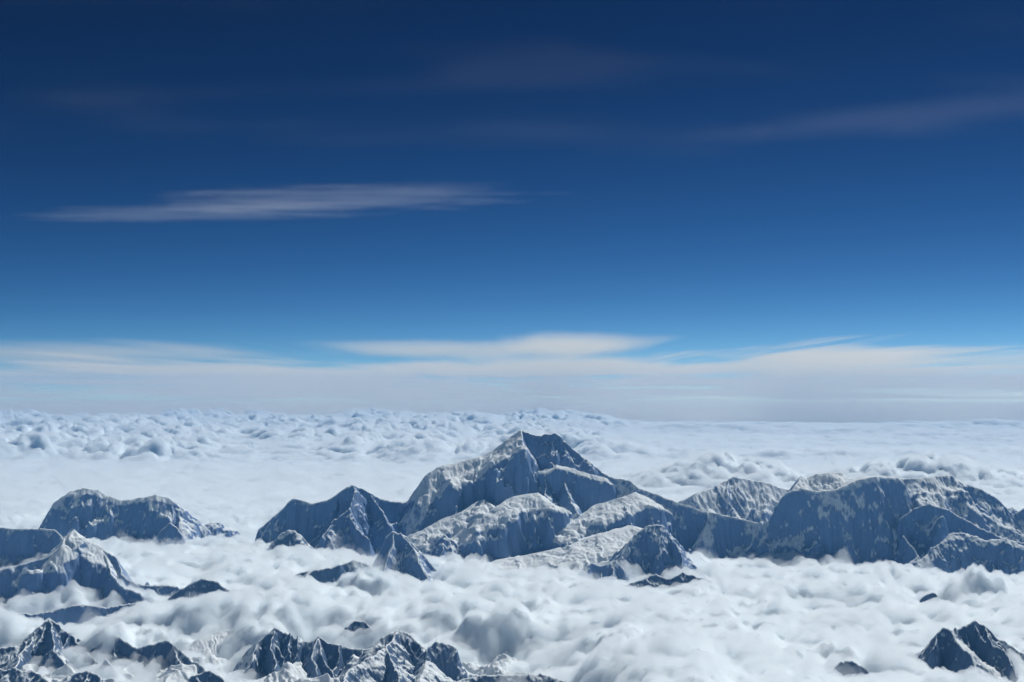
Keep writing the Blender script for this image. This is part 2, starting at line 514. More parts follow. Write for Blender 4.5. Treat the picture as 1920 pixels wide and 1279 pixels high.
# --- left of the middle
twin = [
    crest([(484, 992, 40.3), (520, 957, 40.4), (548, 932, 40.5), (575, 938, 40.5), (592, 943, 40.4), (615, 936, 40.2), (640, 919, 40.0), (662, 908, 39.9), (690, 922, 40.0), (720, 934, 40.2), (752, 940, 40.4), (785, 928, 40.6)], WALL, STEEP, rough=0.7),
    spur([(662, 909, 39.9), (658, 935, 39.5), (655, 960, 39.1), (668, 990, 38.6), (690, 1010, 38.2)], WALL, MID, rough=1.6),
    spur([(690, 923, 40.0), (710, 955, 39.4), (735, 985, 38.9)], STEEP, STEEP, rough=1.4),
    spur([(656, 950, 39.2), (625, 975, 38.9), (600, 1000, 38.5)], STEEP, MID, rough=1.4),
]
twin += ribs([(620, 935, 40.1), (662, 908, 39.9), (720, 934, 40.2)], 4, 15, 1.15, 1.2, 0.15, rough=1.4)
mountain("snowy_peak", twin, "snowy mountain with a sharp bright rib, joined to the left foot of the tallest peak", seed=5, res=0.019)
knob = [crest([(508, 1020, 38.3), (528, 1001, 38.4), (545, 991, 38.4), (560, 1000, 38.3), (580, 1020, 38.2)], MIDWALL, MID, rough=1.2)]
mountain("rocky_knoll", knob, "small dark rocky top peeping from cloud under the sharp ribbed mountain", M_ROCKY, seed=6, margin=(.6, .6, .8), cat="rock")

pyramid = [
    crest([(694, 1075, 35.7), (705, 1036, 35.9), (722, 1005, 36.0), (738, 994, 36.0), (760, 1003, 36.0), (790, 1032, 36.0), (820, 1062, 35.9), (850, 1080, 35.8)], WALL, STEEP, rough=0.6),
    spur([(752, 998, 36.0), (772, 1025, 35.6), (790, 1055, 35.2), (805, 1085, 34.8)], WALL, MID, rough=1.1),
    spur([(738, 996, 36.0), (732, 1030, 35.6), (725, 1070, 35.1)], STEEP, WALL, rough=0.6),
]
pyramid += ribs([(750, 998, 36.0), (830, 1068, 35.9)], 3, 16, 1.2, 0.8, 0.2)
mountain("snowy_peak", pyramid, "dark pyramid-shaped peak with a bright right edge, in front of the tallest mountain", seed=7, res=0.016, margin=(0.8, 0.8, 1.0))
small_pyr = [
    crest([(800, 1045, 37.1), (818, 1018, 37.3), (835, 1001, 37.4), (850, 1018, 37.4), (868, 1042, 37.3), (900, 1050, 37.2)], STEEP, STEEP, rough=0.8),
    spur([(835, 1002, 37.4), (828, 1028, 37.0), (815, 1050, 36.7)], MID, WALL, rough=1.2),
]
mountain("snowy_peak", small_pyr, "little pointed peak beside the dark pyramid, half its size", seed=8, res=0.016, margin=(0.6, 0.6, 0.8))

hump = [
    crest([(1145, 1058, 34.8), (1170, 1027, 35.1), (1190, 1002, 35.3), (1212, 985, 35.4), (1240, 982, 35.4), (1262, 1008, 35.4), (1285, 1042, 35.3), (1298, 1066, 35.2)], MIDWALL, MID, rough=1.1),
    spur([(1250, 990, 35.4), (1268, 1025, 34.9), (1280, 1062, 34.5)], WALL, MID, rough=1.3),
    crest([(1070, 1092, 33.7), (1088, 1066, 33.9), (1106, 1054, 34.0), (1125, 1061, 34.0), (1152, 1050, 34.2), (1166, 1068, 34.1), (1180, 1092, 33.9)], WALL, MID, rough=0.9),
]
hump += ribs([(1240, 983, 35.4), (1290, 1055, 35.2)], 3, 17, 1.2, 0.8, 0.3) + ribs([(1080, 1075, 33.8), (1160, 1058, 34.1)], 3, 18, 1.3, 0.6)
mountain("snowy_peak", hump, "rounded shaded peak with two lower teeth, beside the glacier below the tallest mountain", seed=9, res=0.016, margin=(0.7, 0.8, 0.9))

low = [crest([(1175, 1096, 32.2), (1208, 1086, 32.3), (1232, 1074, 32.4), (1250, 1083, 32.4), (1268, 1081, 32.4), (1286, 1072, 32.4), (1310, 1083, 32.3), (1336, 1091, 32.2), (1352, 1099, 32.1), (1382, 1104, 32.0)], STEEP, MID, rough=1.2)]
low += ribs([(1190, 1090, 32.2), (1370, 1100, 32.0)], 5, 19, 1.2, 0.6)
mountain("rocky_knoll", low, "low dark jagged ridge half sunk in cloud below the rounded peak", M_ROCKY, seed=10, res=0.014, margin=(.6, .7, .9), cat="ridge")

# --- the left side
left_massif = [
    crest([(76, 1000, 41.8), (86, 968, 41.9), (102, 942, 42.0), (130, 921, 42.0), (160, 913, 42.0), (186, 917, 42.0), (200, 927, 42.0), (230, 937, 42.0), (262, 932, 42.0), (292, 926, 42.0), (322, 933, 42.0), (345, 953, 42.1), (370, 972, 42.2), (395, 990, 42.2)], MIDWALL, STEEP, rough=0.9),
    spur([(328, 938, 42.0), (332, 965, 41.7), (338, 990, 41.3), (350, 1022, 40.8)], WALL, EASY, rough=1.2),
    crest([(290, 1010, 40.7), (305, 988, 40.9), (320, 977, 41.0), (335, 990, 40.9), (352, 1022, 40.7)], WALL, STEEP),
]
left_massif += ribs([(300, 930, 42.0), (390, 988, 42.2)], 4, 20, 1.0, 1.0, 0.35)
mountain("snowy_peak", left_massif, "blocky snowy massif with two rounded tops and a bright right flank, far on the left", seed=11, res=0.020)

left_back = [
    crest([(-60, 975, 36.4), (-20, 984, 36.3), (20, 990, 36.2), (60, 989, 36.1), (100, 992, 36.0), (112, 1002, 35.9), (130, 1025, 35.8)], BIGWALL, MID, rough=0.7),
]
mountain("snowy_peak", left_back, "dark shaded ridge at the left edge, behind the snow-capped cliff", seed=12, res=0.018, margin=(0.8, 0.8, 1.2))

CAP = [(0, 0), (0.08, 0.03), (0.42, 0.20), (0.47, 0.34), (0.9, 1.7), (2, 3.6), (4, 6)]
left_front = [
    crest([(-60, 1085, 31.2), (-10, 1075, 31.3), (32, 1060, 31.5), (76, 1046, 31.7), (108, 1025, 31.9)], WALL, FLAT, rough=0.8),
    crest([(108, 1025, 31.9), (122, 1006, 32.3), (138, 992, 32.5), (160, 1006, 32.5), (186, 1024, 32.4)], CAP, MID, rough=0.7),
    crest([(186, 1024, 32.4), (212, 1044, 32.2), (224, 1072, 32.0), (250, 1093, 31.8), (272, 1096, 31.6), (300, 1096, 31.6), (335, 1098, 31.5)], WALL, MID, rough=1.1),
    spur([(186, 1026, 32.4), (200, 1060, 31.9), (222, 1090, 31.4), (262, 1112, 30.9)], WALL, MID, rough=0.9),
    crest([(-40, 1140, 30.0), (60, 1150, 29.8), (120, 1138, 29.9), (150, 1132, 29.9), (200, 1137, 30.0), (260, 1128, 30.1)], STEEP, STEEP, rough=1.2),
]
left_front += ribs([(150, 1005, 32.4), (224, 1072, 32.0), (320, 1098, 31.5)], 5, 21, 1.15, 0.8, 0.35) + ribs([(60, 1150, 29.8), (260, 1130, 30.1)], 4, 22, 1.1, 0.6)
mountain("snowy_peak", left_front, "broad dark cliff with a bright snow cap, near the left edge", seed=13, res=0.016, rough=0.7, carve=0.7, margin=(0.8, 1.0, 1.2))

l14 = [crest([(318, 1118, 30.8), (338, 1102, 30.9), (362, 1090, 31.0), (385, 1082, 31.0), (408, 1089, 31.0), (425, 1102, 30.9), (450, 1112, 30.8)], STEEP, MID)]
l14 += ribs([(340, 1102, 30.9), (430, 1105, 30.9)], 3, 23, 1.1, 0.6)
mountain("rocky_knoll", l14, "dark hump of rock rising from cloud right of the snow-capped cliff", M_ROCKY, seed=14, res=0.016, margin=(.6, .6, .9), cat="rock")
l15 = [crest([(500, 1092, 33.2), (535, 1082, 33.4), (585, 1068, 33.6), (628, 1060, 33.8), (664, 1049, 34.0), (695, 1062, 34.0)], STEEP, MID),
       spur([(590, 1068, 33.6), (575, 1092, 33.1), (565, 1110, 32.8)], EASY, WALL)]
mountain("rocky_knoll", l15, "dark sloping ridge running into cloud at the left foot of the dark pyramid", M_ROCKY, seed=15, res=0.016, margin=(.6, .7, .9), cat="ridge")

# --- the nearest ones, along the bottom
fore_left = [
    crest([(-60, 1212, 26.6), (-10, 1216, 26.6), (15, 1212, 26.7), (42, 1204, 26.9), (60, 1186, 27.1), (76, 1170, 27.2), (92, 1159, 27.3), (115, 1170, 27.2), (136, 1190, 27.1), (160, 1199, 27.0), (182, 1206, 26.9)], MID, MID, rough=1.2),
    spur([(92, 1160, 27.3), (98, 1195, 26.6), (110, 1235, 26.0), (125, 1275, 25.4)], STEEP, MID, rough=1.4),
    spur([(60, 1187, 27.1), (40, 1225, 26.3), (20, 1260, 25.6)], MID, STEEP, rough=1.2),
    spur([(140, 1192, 27.1), (165, 1225, 26.5), (195, 1250, 26.0)], STEEP, MID, rough=1.4),
]
fore_left += ribs([(20, 1212, 26.7), (92, 1160, 27.3), (182, 1206, 26.9)], 7, 24, 0.80, 1.9, 0.15, rough=1.4)
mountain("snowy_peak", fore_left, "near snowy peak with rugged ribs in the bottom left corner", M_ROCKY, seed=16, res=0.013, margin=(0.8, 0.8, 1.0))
fore_left2 = [
    crest([(170, 1215, 26.6), (190, 1204, 26.7), (210, 1187, 26.9), (230, 1195, 26.8), (256, 1212, 26.6), (285, 1207, 26.4), (310, 1199, 26.3), (332, 1215, 26.0), (352, 1230, 25.7), (380, 1250, 25.3), (410, 1280, 24.9)], WALL, MID, rough=1.0),
    spur([(312, 1200, 26.3), (335, 1235, 25.7), (350, 1262, 25.2)], WALL, MID, rough=1.2),
]
fore_left2 += ribs([(190, 1204, 26.7), (256, 1212, 26.6), (352, 1230, 25.7), (400, 1270, 25.0)], 7, 25, 0.85, 1.5, 0.2, rough=1.2)
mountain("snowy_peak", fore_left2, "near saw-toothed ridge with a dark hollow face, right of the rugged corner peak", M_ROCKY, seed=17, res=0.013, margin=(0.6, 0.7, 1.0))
dome = [crest([(340, 1222, 26.9), (375, 1198, 27.3), (410, 1184, 27.6), (440, 1179, 27.7), (470, 1185, 27.6), (500, 1205, 27.4)], EASY, EASY, rough=0.5)]
mountain("snow_dome", dome, "smooth white snow dome with fine wavy lines, left of the dark double tooth", M_GLACIER, seed=18, res=0.013, rough=0.6, margin=(0.7, 0.7, 1.6))
fore_mid = [
    crest([(462, 1250, 25.7), (485, 1207, 26.1), (512, 1175, 26.4), (532, 1185, 26.4), (556, 1195, 26.3), (580, 1202, 26.2), (592, 1191, 26.2), (616, 1202, 26.2), (650, 1212, 26.2), (690, 1216, 26.2)], WALL, MID, rough=0.9),
    spur([(512, 1176, 26.4), (510, 1215, 25.9), (512, 1255, 25.3)], WALL, STEEP, rough=1.3),
    spur([(592, 1192, 26.2), (585, 1225, 25.8), (590, 1255, 25.3)], STEEP, STEEP, rough=0.9),
]
fore_mid += ribs([(470, 1230, 25.9), (512, 1176, 26.4), (592, 1192, 26.2), (690, 1216, 26.2)], 7, 26, 0.85, 1.8, 0.15, rough=1.2)
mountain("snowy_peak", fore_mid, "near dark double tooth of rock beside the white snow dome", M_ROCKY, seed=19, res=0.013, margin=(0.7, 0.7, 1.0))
fore_mid2 = [
    crest([(690, 1222, 25.3), (715, 1193, 25.6), (745, 1177, 25.8), (768, 1186, 25.8), (792, 1207, 25.7), (818, 1225, 25.6), (850, 1236, 25.4)], MID, MID, rough=1.0),
    spur([(745, 1178, 25.8), (720, 1210, 25.1), (690, 1232, 24.5), (655, 1258, 23.9), (625, 1285, 23.3)], STEEP, MID, rough=1.3),
    spur([(720, 1205, 25.2), (735, 1235, 24.6), (745, 1270, 23.9)], STEEP, MID, rough=1.5),
    spur([(792, 1208, 25.7), (800, 1240, 25.0), (780, 1275, 24.2)], MID, EASY, rough=1.2),
]
fore_mid2 += ribs([(700, 1208, 25.5), (745, 1178, 25.8), (840, 1234, 25.4)], 7, 27, 0.80, 1.9, 0.15, rough=1.3)
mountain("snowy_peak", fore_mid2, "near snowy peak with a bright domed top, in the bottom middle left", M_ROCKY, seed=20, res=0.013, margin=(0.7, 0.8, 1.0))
fore_low = [
    crest([(830, 1290, 22.9), (880, 1270, 23.2), (930, 1262, 23.4), (985, 1262, 23.4), (1040, 1268, 23.3), (1070, 1280, 23.1)], MID, MID, rough=1.3),
]
fore_low += ribs([(840, 1288, 22.9), (1060, 1278, 23.1)], 6, 28, 0.9, 0.7, rough=1.3)
mountain("rocky_knoll", fore_low, "snow-streaked rocky ridge along the bottom edge under the cloud bank", M_ROCKY, seed=21, res=0.013, margin=(.7, .7, .9), cat="ridge")
right_near = [
    crest([(1752, 1215, 23.3), (1762, 1188, 23.5), (1775, 1175, 23.6), (1790, 1181, 23.7), (1812, 1170, 23.8), (1830, 1160, 23.9), (1846, 1167, 23.9), (1870, 1190, 23.8), (1900, 1215, 23.6), (1940, 1238, 23.4)], WALL, MID, rough=1.0),
    spur([(1776, 1176, 23.6), (1795, 1195, 23.4), (1815, 1215, 23.1), (1835, 1250, 22.6)], WALL, EASY, rough=1.2),
    spur([(1850, 1172, 23.9), (1862, 1200, 23.5), (1885, 1235, 23.0), (1910, 1262, 22.6)], STEEP, STEEP, rough=1.2),
]
right_near += ribs([(1776, 1176, 23.6), (1830, 1161, 23.9), (1930, 1234, 23.4)], 6, 29, 1.1, 0.9, 0.2, rough=1.2)
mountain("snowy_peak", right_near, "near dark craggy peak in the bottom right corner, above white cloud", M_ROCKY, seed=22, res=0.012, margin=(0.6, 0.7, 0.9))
right_edge = [crest([(1895, 1215, 24.4), (1912, 1195, 24.6), (1940, 1180, 24.8), (1980, 1200, 24.8)], STEEP, MID)]
mountain("rocky_knoll", right_edge, "rocky shoulder cut by the right edge, behind the near craggy peak", M_ROCKY, seed=23, res=0.014, margin=(.5, .5, .7), cat="rock")
for sd, pts, lab in (
    (24, [(635, 1190, 27.6), (650, 1176, 27.7), (668, 1165, 27.8), (686, 1163, 27.8), (702, 1175, 27.7)], "dark crag showing through a gap in cloud above the domed near peak"),
    (25, [(196, 1178, 28.0), (208, 1165, 28.1), (228, 1166, 28.1), (255, 1174, 28.0)], "tiny snowy crag in cloud above the near saw-toothed ridge"),
    (26, [(1548, 1262, 22.6), (1565, 1246, 22.8), (1590, 1235, 22.9), (1612, 1242, 22.9), (1620, 1255, 22.8)], "lone scrap of bare rock in the white cloud near the bottom right"),
    (27, [(1725, 1122, 30.2), (1738, 1112, 30.3), (1758, 1108, 30.3)], "dark fleck of rock in the cloud below the broad right massif"),
    (28, [(800, 1215, 25.2), (818, 1200, 25.4), (850, 1210, 25.4)], "small dark rocks in mist just right of the domed near peak"),
):
    mountain("rocky_knoll", [crest(pts, STEEP, STEEP, rough=1.2)], lab, M_ROCKY, seed=sd, res=0.012, margin=(.35, .35, .5), cat="rock")
for sd, pts, lab in (
    (33, [(112, 1290, 23.4), (138, 1264, 23.6), (160, 1256, 23.7), (182, 1266, 23.6), (206, 1290, 23.4)], "dark rock hump at the bottom edge right of the rugged corner peak"),
    (34, [(338, 1295, 23.4), (362, 1266, 23.6), (386, 1254, 23.7), (406, 1266, 23.6), (430, 1295, 23.4)], "dark rock hump at the bottom edge below the white snow dome"),
    (35, [(-60, 1262, 23.9), (-10, 1252, 24.0), (30, 1250, 24.0), (70, 1262, 23.9), (100, 1285, 23.6)], "low snowy rock shelf in the extreme bottom left corner"),
):
    mountain("rocky_knoll", [crest(pts, STEEP, MID, rough=1.2)] + ribs([pts[1], pts[2], pts[3]], 3, sd, 1.0, 0.6), lab, M_ROCKY, seed=sd, res=0.012, margin=(.5, .5, .9), cat="rock")
for sd, pts, lab in (
    (29, [(372, 900, 74.0), (383, 887, 74.2), (392, 893, 74.2), (400, 900, 74.2)], "tiny dark spike poking out of the far smooth cloud on the left"),
    (30, [(478, 866, 90.0), (505, 857, 90.2), (530, 855, 90.2), (560, 859, 90.2), (580, 872, 90.0)], "far blue ridge between the distant puffy clouds"),
    (31, [(606, 868, 90.0), (618, 860, 90.2), (626, 851, 90.2), (634, 866, 90.0)], "small far blue spike right of the far blue ridge"),
    (32, [(215, 874, 84.0), (245, 868, 84.2), (265, 872, 84.0)], "far faint rocky ridge on the edge of the distant smooth cloud at left"),
):
    mountain("distant_ridge", [crest(pts, STEEP, STEEP, rough=1.5)], lab, M_ROCKY, seed=sd, res=0.04, margin=(.9, .9, 1.2), cat="ridge", zmin=4.0)

# --- the ground under the clouds, out to the horizon, and the near snow valley
xs = np.linspace(-140, 140, 90)
ys = np.linspace(-20, 162, 90)
X, Y = np.meshgrid(xs, ys)
Z = 3.4 + 0.2 * fbm(X * 0.05, Y * 0.05, 5, 4)
o = mesh_obj("terrain", np.stack([X, Y, Z], -1).reshape(-1, 3) * S, grid_quads(len(xs), len(ys)), M_GLACIER)
tag(o, kind="structure")
nx, ny = 900, 560
X, Y = np.meshgrid(np.linspace(-9.6, 1.6, nx), np.linspace(20.6, 28.6, ny))
Z = 4.32 + 0.45 * (ridged(X * 0.50 + 0.07 * fbm(X * 2, Y * 2, 57, 3), Y * 0.55, 56, 5, 0.5) - 0.2) + 0.10 * fbm(X * 0.6, Y * 0.6, 51, 5) + 0.10 * fbm(X * 0.3, Y * 0.3, 52, 2)
wv = fbm(X * 1.1, Y * 1.1, 53, 4)
Z += 0.018 * np.sin((Y * 11 + wv * 16 + X * 1.5)) * sstep(-0.1, 0.4, fbm(X * 0.9, Y * 0.9, 54, 3))
Z += 0.010 * ridged(X * 3.0, Y * 3.0, 55, 5, 0.5)
edge = np.minimum.reduce([sstep(-9.6, -8.9, X), 1 - sstep(0.6, 1.6, X), sstep(20.6, 21.2, Y), 1 - sstep(27.6, 28.6, Y)])
Z = Z * edge + 3.9 * (1 - edge)
o = mesh_obj("snow_field", np.stack([X, Y, Z], -1).reshape(-1, 3) * S, grid_quads(nx, ny), M_GLACIER)
tag(o, "snow-covered glacier floor between the near peaks along the bottom left", kind="structure")


# ------------------------------------------------------------------ the sea of cloud
def bump(X, Y, x, y, rx, ry):
    return np.exp(-((X - x) / rx) ** 2 - ((Y - y) / ry) ** 2)

def cloud_top(X, Y):
    """height of the dense cloud's top (km)"""
    wx = fbm(X * 0.35, Y * 0.35, 201, 3) * 0.55
    wy = fbm(X * 0.35 + 9, Y * 0.35 + 4, 202, 3) * 0.55
    wx = wx + 0.10 * fbm(X * 2.0, Y * 2.0, 221, 3)
    wy = wy + 0.10 * fbm(X * 2.0 + 5, Y * 2.0, 222, 3)
    Xw, Yw = X + wx, Y + wy
    # near: soft heaps of stratocumulus
    big = fbm(X * 0.22, Y * 0.22, 203, 3)
    p1 = puffs(Xw / 1.15, Yw / 1.25, 204)
    p2 = puffs(Xw / 0.50 + 3, Yw / 0.55, 205)
    p3 = puffs(Xw / 0.23 + 3, Yw / 0.24, 206)
    p4 = puffs(Xw / 0.12, Yw / 0.125 + 3, 223)
    near = 0.20 * big + 0.22 * (p1 - 0.6) + 0.21 * (p2 - 0.6) * (0.5 + p1) + 0.11 * (p3 - 0.6) * (0.35 + p2) + 0.045 * (p4 - 0.6) * (0.3 + p3)
    near = near + 0.10 * fbm(X * 1.1, Y * 1.1, 207, 5, 0.6)
    # middle: a smooth sheet
    mid = 0.12 * fbm(X * 0.09, Y * 0.16, 208, 4) + 0.05 * fbm(X * 0.5, Y * 0.5, 209, 3)
    # far: heaped cumulus on the left, flat sheets on the right
    wf = fbm(X * 0.08, Y * 0.08, 210, 3) * 3.0 + fbm(X * 0.35, Y * 0.30, 227, 3) * 0.9
    q1 = puffs((X + wf) / 3.4, (Y - wf) / 4.4, 211)
    q2 = puffs((X + wf) / 1.6, (Y + wf) / 2.0, 212)
    q3 = puffs((X + wf) / 0.75, (Y + wf) / 0.95, 213)
    sel = sstep(-0.35, 0.55, fbm(X * 0.07, Y * 0.05, 214, 4) + 0.12)
    far = (0.25 + 0.75 * sel) * (0.9 * (q1 - 0.40) + 1.0 * (q2 - 0.5) * (0.4 + q1) + 0.55 * (q3 - 0.5) * (0.4 + q2))
    band_ = ridged(X * 0.012 + 0.3, Y * 0.055 + 0.2 * fbm(X * 0.03, Y * 0.03, 225, 2), 215, 3)
    flat = 1.1 * (band_ - 0.5) + 0.25 * fbm(X * 0.05, Y * 0.12, 226, 4) + (0.15 + 0.20 * sstep(105, 150, Y)) * (q2 - 0.5)
    ang = X / np.maximum(Y, 1.0)
    heap = 1 - sstep(0.02, 0.14, ang + 0.03 * fbm(Y * 0.02, X * 0.02, 216, 2))
    far_mix = heap * far + (1 - heap) * flat
    jag = 4.0 * fbm(X * 0.12, 0 * Y, 217, 4)
    w_mid = sstep(47, 56, Y + jag)
    w_far = sstep(84, 90, Y + jag * 0.8)
    h = near * (1 - w_mid) + mid * w_mid * (1 - w_far) + far_mix * w_far
    base = 5.0 + 0.25 * w_mid + 0.35 * w_far + 0.75 * sstep(100, 165, Y)
    # a bank of cumulus behind the right massif
    bank = bump(X, Y, 9.0, 62, 4.0, 3.5) + 1.0 * bump(X, Y, 17.0, 58, 4.5, 3.0) + 0.5 * bump(X, Y, 23.0, 62, 5.0, 4.0)
    bank = np.clip(bank, 0, 1.1)
    h = h + bank * (0.85 + 0.80 * (p1 - 0.4) + 0.50 * (p2 - 0.5) + 0.22 * (p3 - 0.5))
    # the near valley on the left lies open
    edge = X - 1.6 + 0.8 * fbm(X * 0.5, Y * 0.5, 218, 3)
    ye = Y - 27.9 + 0.9 * fbm(X * 0.45, Y * 0.45, 219, 3)
    opened = (1 - sstep(-2.2, 0.7, edge)) * (1 - sstep(-1.8, 0.5, ye))
    h = h - 0.85 * opened
    # wells where the ground shows
    for (u, v, Yk, rx, ry, dep) in WELLS:
        p = P(u, v, Yk)
        h = h - dep * bump(X, Y, p[0], p[1], rx, ry)
    # single towers
    for (u, v, Yk, r, up) in TOWERS:
        p = P(u, v, Yk)
        h = h + up * np.clip(1 - ((Xw - p[0]) ** 2 + (Yw - p[1]) ** 2) / r ** 2, 0, 1) ** 0.6 * (0.45 + 0.55 * p2 + 0.35 * p3)
    return base + h

WELLS = [(40, 1108, 30.2, 2.0, 1.0, 0.4), (120, 1130, 29.3, 1.6, 1.2, 0.45), (1740, 1125, 30.0, 0.5, 0.7, 0.3), (660, 1190, 27.6, 0.6, 0.8, 0.35),
         (230, 1180, 28.0, 0.5, 0.5, 0.35), (1590, 1250, 22.6, 0.5, 0.6, 0.4), (1840, 1230, 22.9, 1.1, 1.0, 0.3),
         (660, 1090, 33.0, 1.0, 0.8, 0.3), (760, 1092, 34.1, 1.8, 1.2, 0.52), (1230, 1082, 33.8, 1.4, 0.9, 0.36), (1720, 1075, 35.9, 4.0, 1.2, 0.45), (1040, 1068, 36.0, 1.7, 1.1, 0.42),
         (820, 1230, 25.0, 1.2, 1.0, 0.5), (360, 1110, 30.6, 1.2, 0.6, 0.3), (1560, 1115, 29.6, 1.0, 0.8, 0.3), (330, 1020, 40.0, 2.0, 1.0, 0.1)]
TOWERS = [(1818, 1110, 30.5, 0.7, 0.40), (690, 1110, 31.6, 0.75, 0.35), (1650, 1075, 34.5, 1.6, 0.12), (560, 1120, 30.5, 1.2, 0.15)]

def fan(half, n_col, y0, y1, near_step, rel, far_rows, y2):
    ys = [y0]
    while ys[-1] < y1:
        ys.append(ys[-1] + max(near_step, ys[-1] * rel))
    ys += list(np.geomspace(ys[-1], y2, far_rows)[1:])
    ys = np.array(ys)
    return np.meshgrid(np.linspace(-half, half, n_col), ys), len(ys)

def closed_sheet(name, X, Y, Z, zb, mat, parent=None):
    ny, nx = X.shape
    top = np.stack([X, Y, Z], -1).reshape(-1, 3)
    q = [grid_quads(nx, ny)]
    n = nx * ny
    idx = np.arange(n).reshape(ny, nx)
    ring = np.concatenate([idx[0, :-1], idx[:-1, -1], idx[-1, :0:-1], idx[:0:-1, 0]])
    low = top[ring].copy()
    low[:, 2] = zb
    k = len(ring)
    a, b = np.arange(k), (np.arange(k) + 1) % k
    q.append(np.stack([ring[b], ring[a], n + a, n + b], -1))
    pos = {int(v): n + i for i, v in enumerate(ring)}
    lf = np.array([pos[int(v)] for v in idx[:, 0]])
    rt = np.array([pos[int(v)] for v in idx[:, -1]])
    q.append(np.stack([rt[:-1], lf[:-1], lf[1:], rt[1:]], -1))
    return mesh_obj(name, np.concatenate([top, low]) * S, np.concatenate(q), mat, parent)

(T, Yg), rows = fan(0.50, 900, 17.0, 160.0, 0.050, 0.0024, 4, 161.5)
Xg = T * Yg
Zc = cloud_top(Xg, Yg)
thick = 0.09 + 0.09 * sstep(-0.3, 0.5, fbm(Xg * 0.6, Yg * 0.6, 230, 4)) + 0.0012 * np.clip(Yg - 40, 0, 160)
thick = thick + 0.10 * fbm(Xg * 2.2, Yg * 2.2, 231, 5, 0.6)
Zh = Zc + np.clip(thick, 0.05, 1)
cs = mesh_obj("cloud_sea", np.stack([Xg[::2, ::2], Yg[::2, ::2], Zc[::2, ::2]], -1).reshape(-1, 3) * S,
              grid_quads(Xg[::2, ::2].shape[1], Xg[::2, ::2].shape[0]), M_CLOUD)
tag(cs, "white sea of cloud that drowns the valleys between the peaks", "clouds", kind="stuff")
cm = closed_sheet("cloud_mist", Xg, Yg, Zh, 2.9, M_MIST)
tag(cm, "soft misty skin of the cloud sea", "mist", kind="stuff")

vn = fbm(Xg * 0.55, Yg * 0.55, 240, 5, 0.58)
Zv = Zc + 0.65 * sstep(0.0, 0.75, vn) - 0.06
Zv = Zv[::2, ::2]
mv = closed_sheet("mist_veil", Xg[::2, ::2], Yg[::2, ::2], Zv, 2.7, M_VEIL)
tag(mv, "thin wisps of mist drifting over the cloud sea and up the slopes", "mist", kind="stuff")

# ------------------------------------------------------------------ the air
def box(name, lo, hi, mat):
    v = np.array([[x, y, z] for z in (lo[2], hi[2]) for y in (lo[1], hi[1]) for x in (lo[0], hi[0])], float)
    f = np.array([[0, 2, 3, 1], [4, 5, 7, 6], [0, 1, 5, 4], [2, 6, 7, 3], [0, 4, 6, 2], [1, 3, 7, 5]])
    return mesh_obj(name, v * S, f, mat, smooth=False)

hz = box("haze", (-145, -40, 2.2), (145, 163, 11.5), M_HAZE)
tag(hz, "thin blue haze of the high air", kind="stuff")


# ------------------------------------------------------------------ clouds of the high sky
def dens_nodes(name, g=0.25, color=(1, 1, 1)):
    m, n, l = new_mat(name)
    out = N(n, "ShaderNodeOutputMaterial")
    v = N(n, "ShaderNodeVolumePrincipled")
    v.inputs["Color"].default_value = (*color, 1)
    v.inputs["Anisotropy"].default_value = g
    l.new(v.outputs[0], out.inputs["Volume"])
    geo = N(n, "ShaderNodeNewGeometry")
    km = N(n, "ShaderNodeVectorMath", operation='SCALE')
    km.inputs["Scale"].default_value = 1.0 / S
    l.new(geo.outputs["Position"], km.inputs[0])
    sp = N(n, "ShaderNodeSeparateXYZ")
    l.new(km.outputs[0], sp.inputs[0])

    def noise(scale, sc, detail=4, rough=0.55, off=(0, 0, 0), dist=0.0):
        mp = N(n, "ShaderNodeMapping")
        mp.inputs["Location"].default_value = off
        mp.inputs["Scale"].default_value = sc
        l.new(km.outputs[0], mp.inputs[0])
        t = N(n, "ShaderNodeTexNoise")
        t.inputs["Scale"].default_value = scale
        t.inputs["Detail"].default_value = detail
        t.inputs["Roughness"].default_value = rough
        t.inputs["Distortion"].default_value = dist
        l.new(mp.outputs[0], t.inputs["Vector"])
        return t.outputs[0]

    def M(op, a, b=None, c=None, clamp=False):
        return math_n(n, l, op, a, b, c, clamp)

    def ramp(x, a, b, lo=0.0, hi=1.0):
        r = N(n, "ShaderNodeMapRange")
        r.interpolation_type = 'SMOOTHSTEP'
        for k, q in ((1, a), (2, b), (3, lo), (4, hi)):
            r.inputs[k].default_value = q
        l.new(x, r.inputs[0])
        return r.outputs[0]

    def blob(x, cx, rx, z, cz, rz):          # 1 in the middle of an ellipse, 0 at its rim
        a = M('DIVIDE', M('SUBTRACT', x, cx), rx)
        b = M('DIVIDE', M('SUBTRACT', z, cz), rz)
        r2 = M('ADD', M('MULTIPLY', a, a), M('MULTIPLY', b, b))
        return M('SUBTRACT', 1.0, r2)
    return m, v, l, sp.outputs, noise, M, ramp, blob

def prism_box(name, lo, hi, mat, label, cat="cloud"):
    o = box(name, lo, hi, mat)
    return tag(o, label, cat)

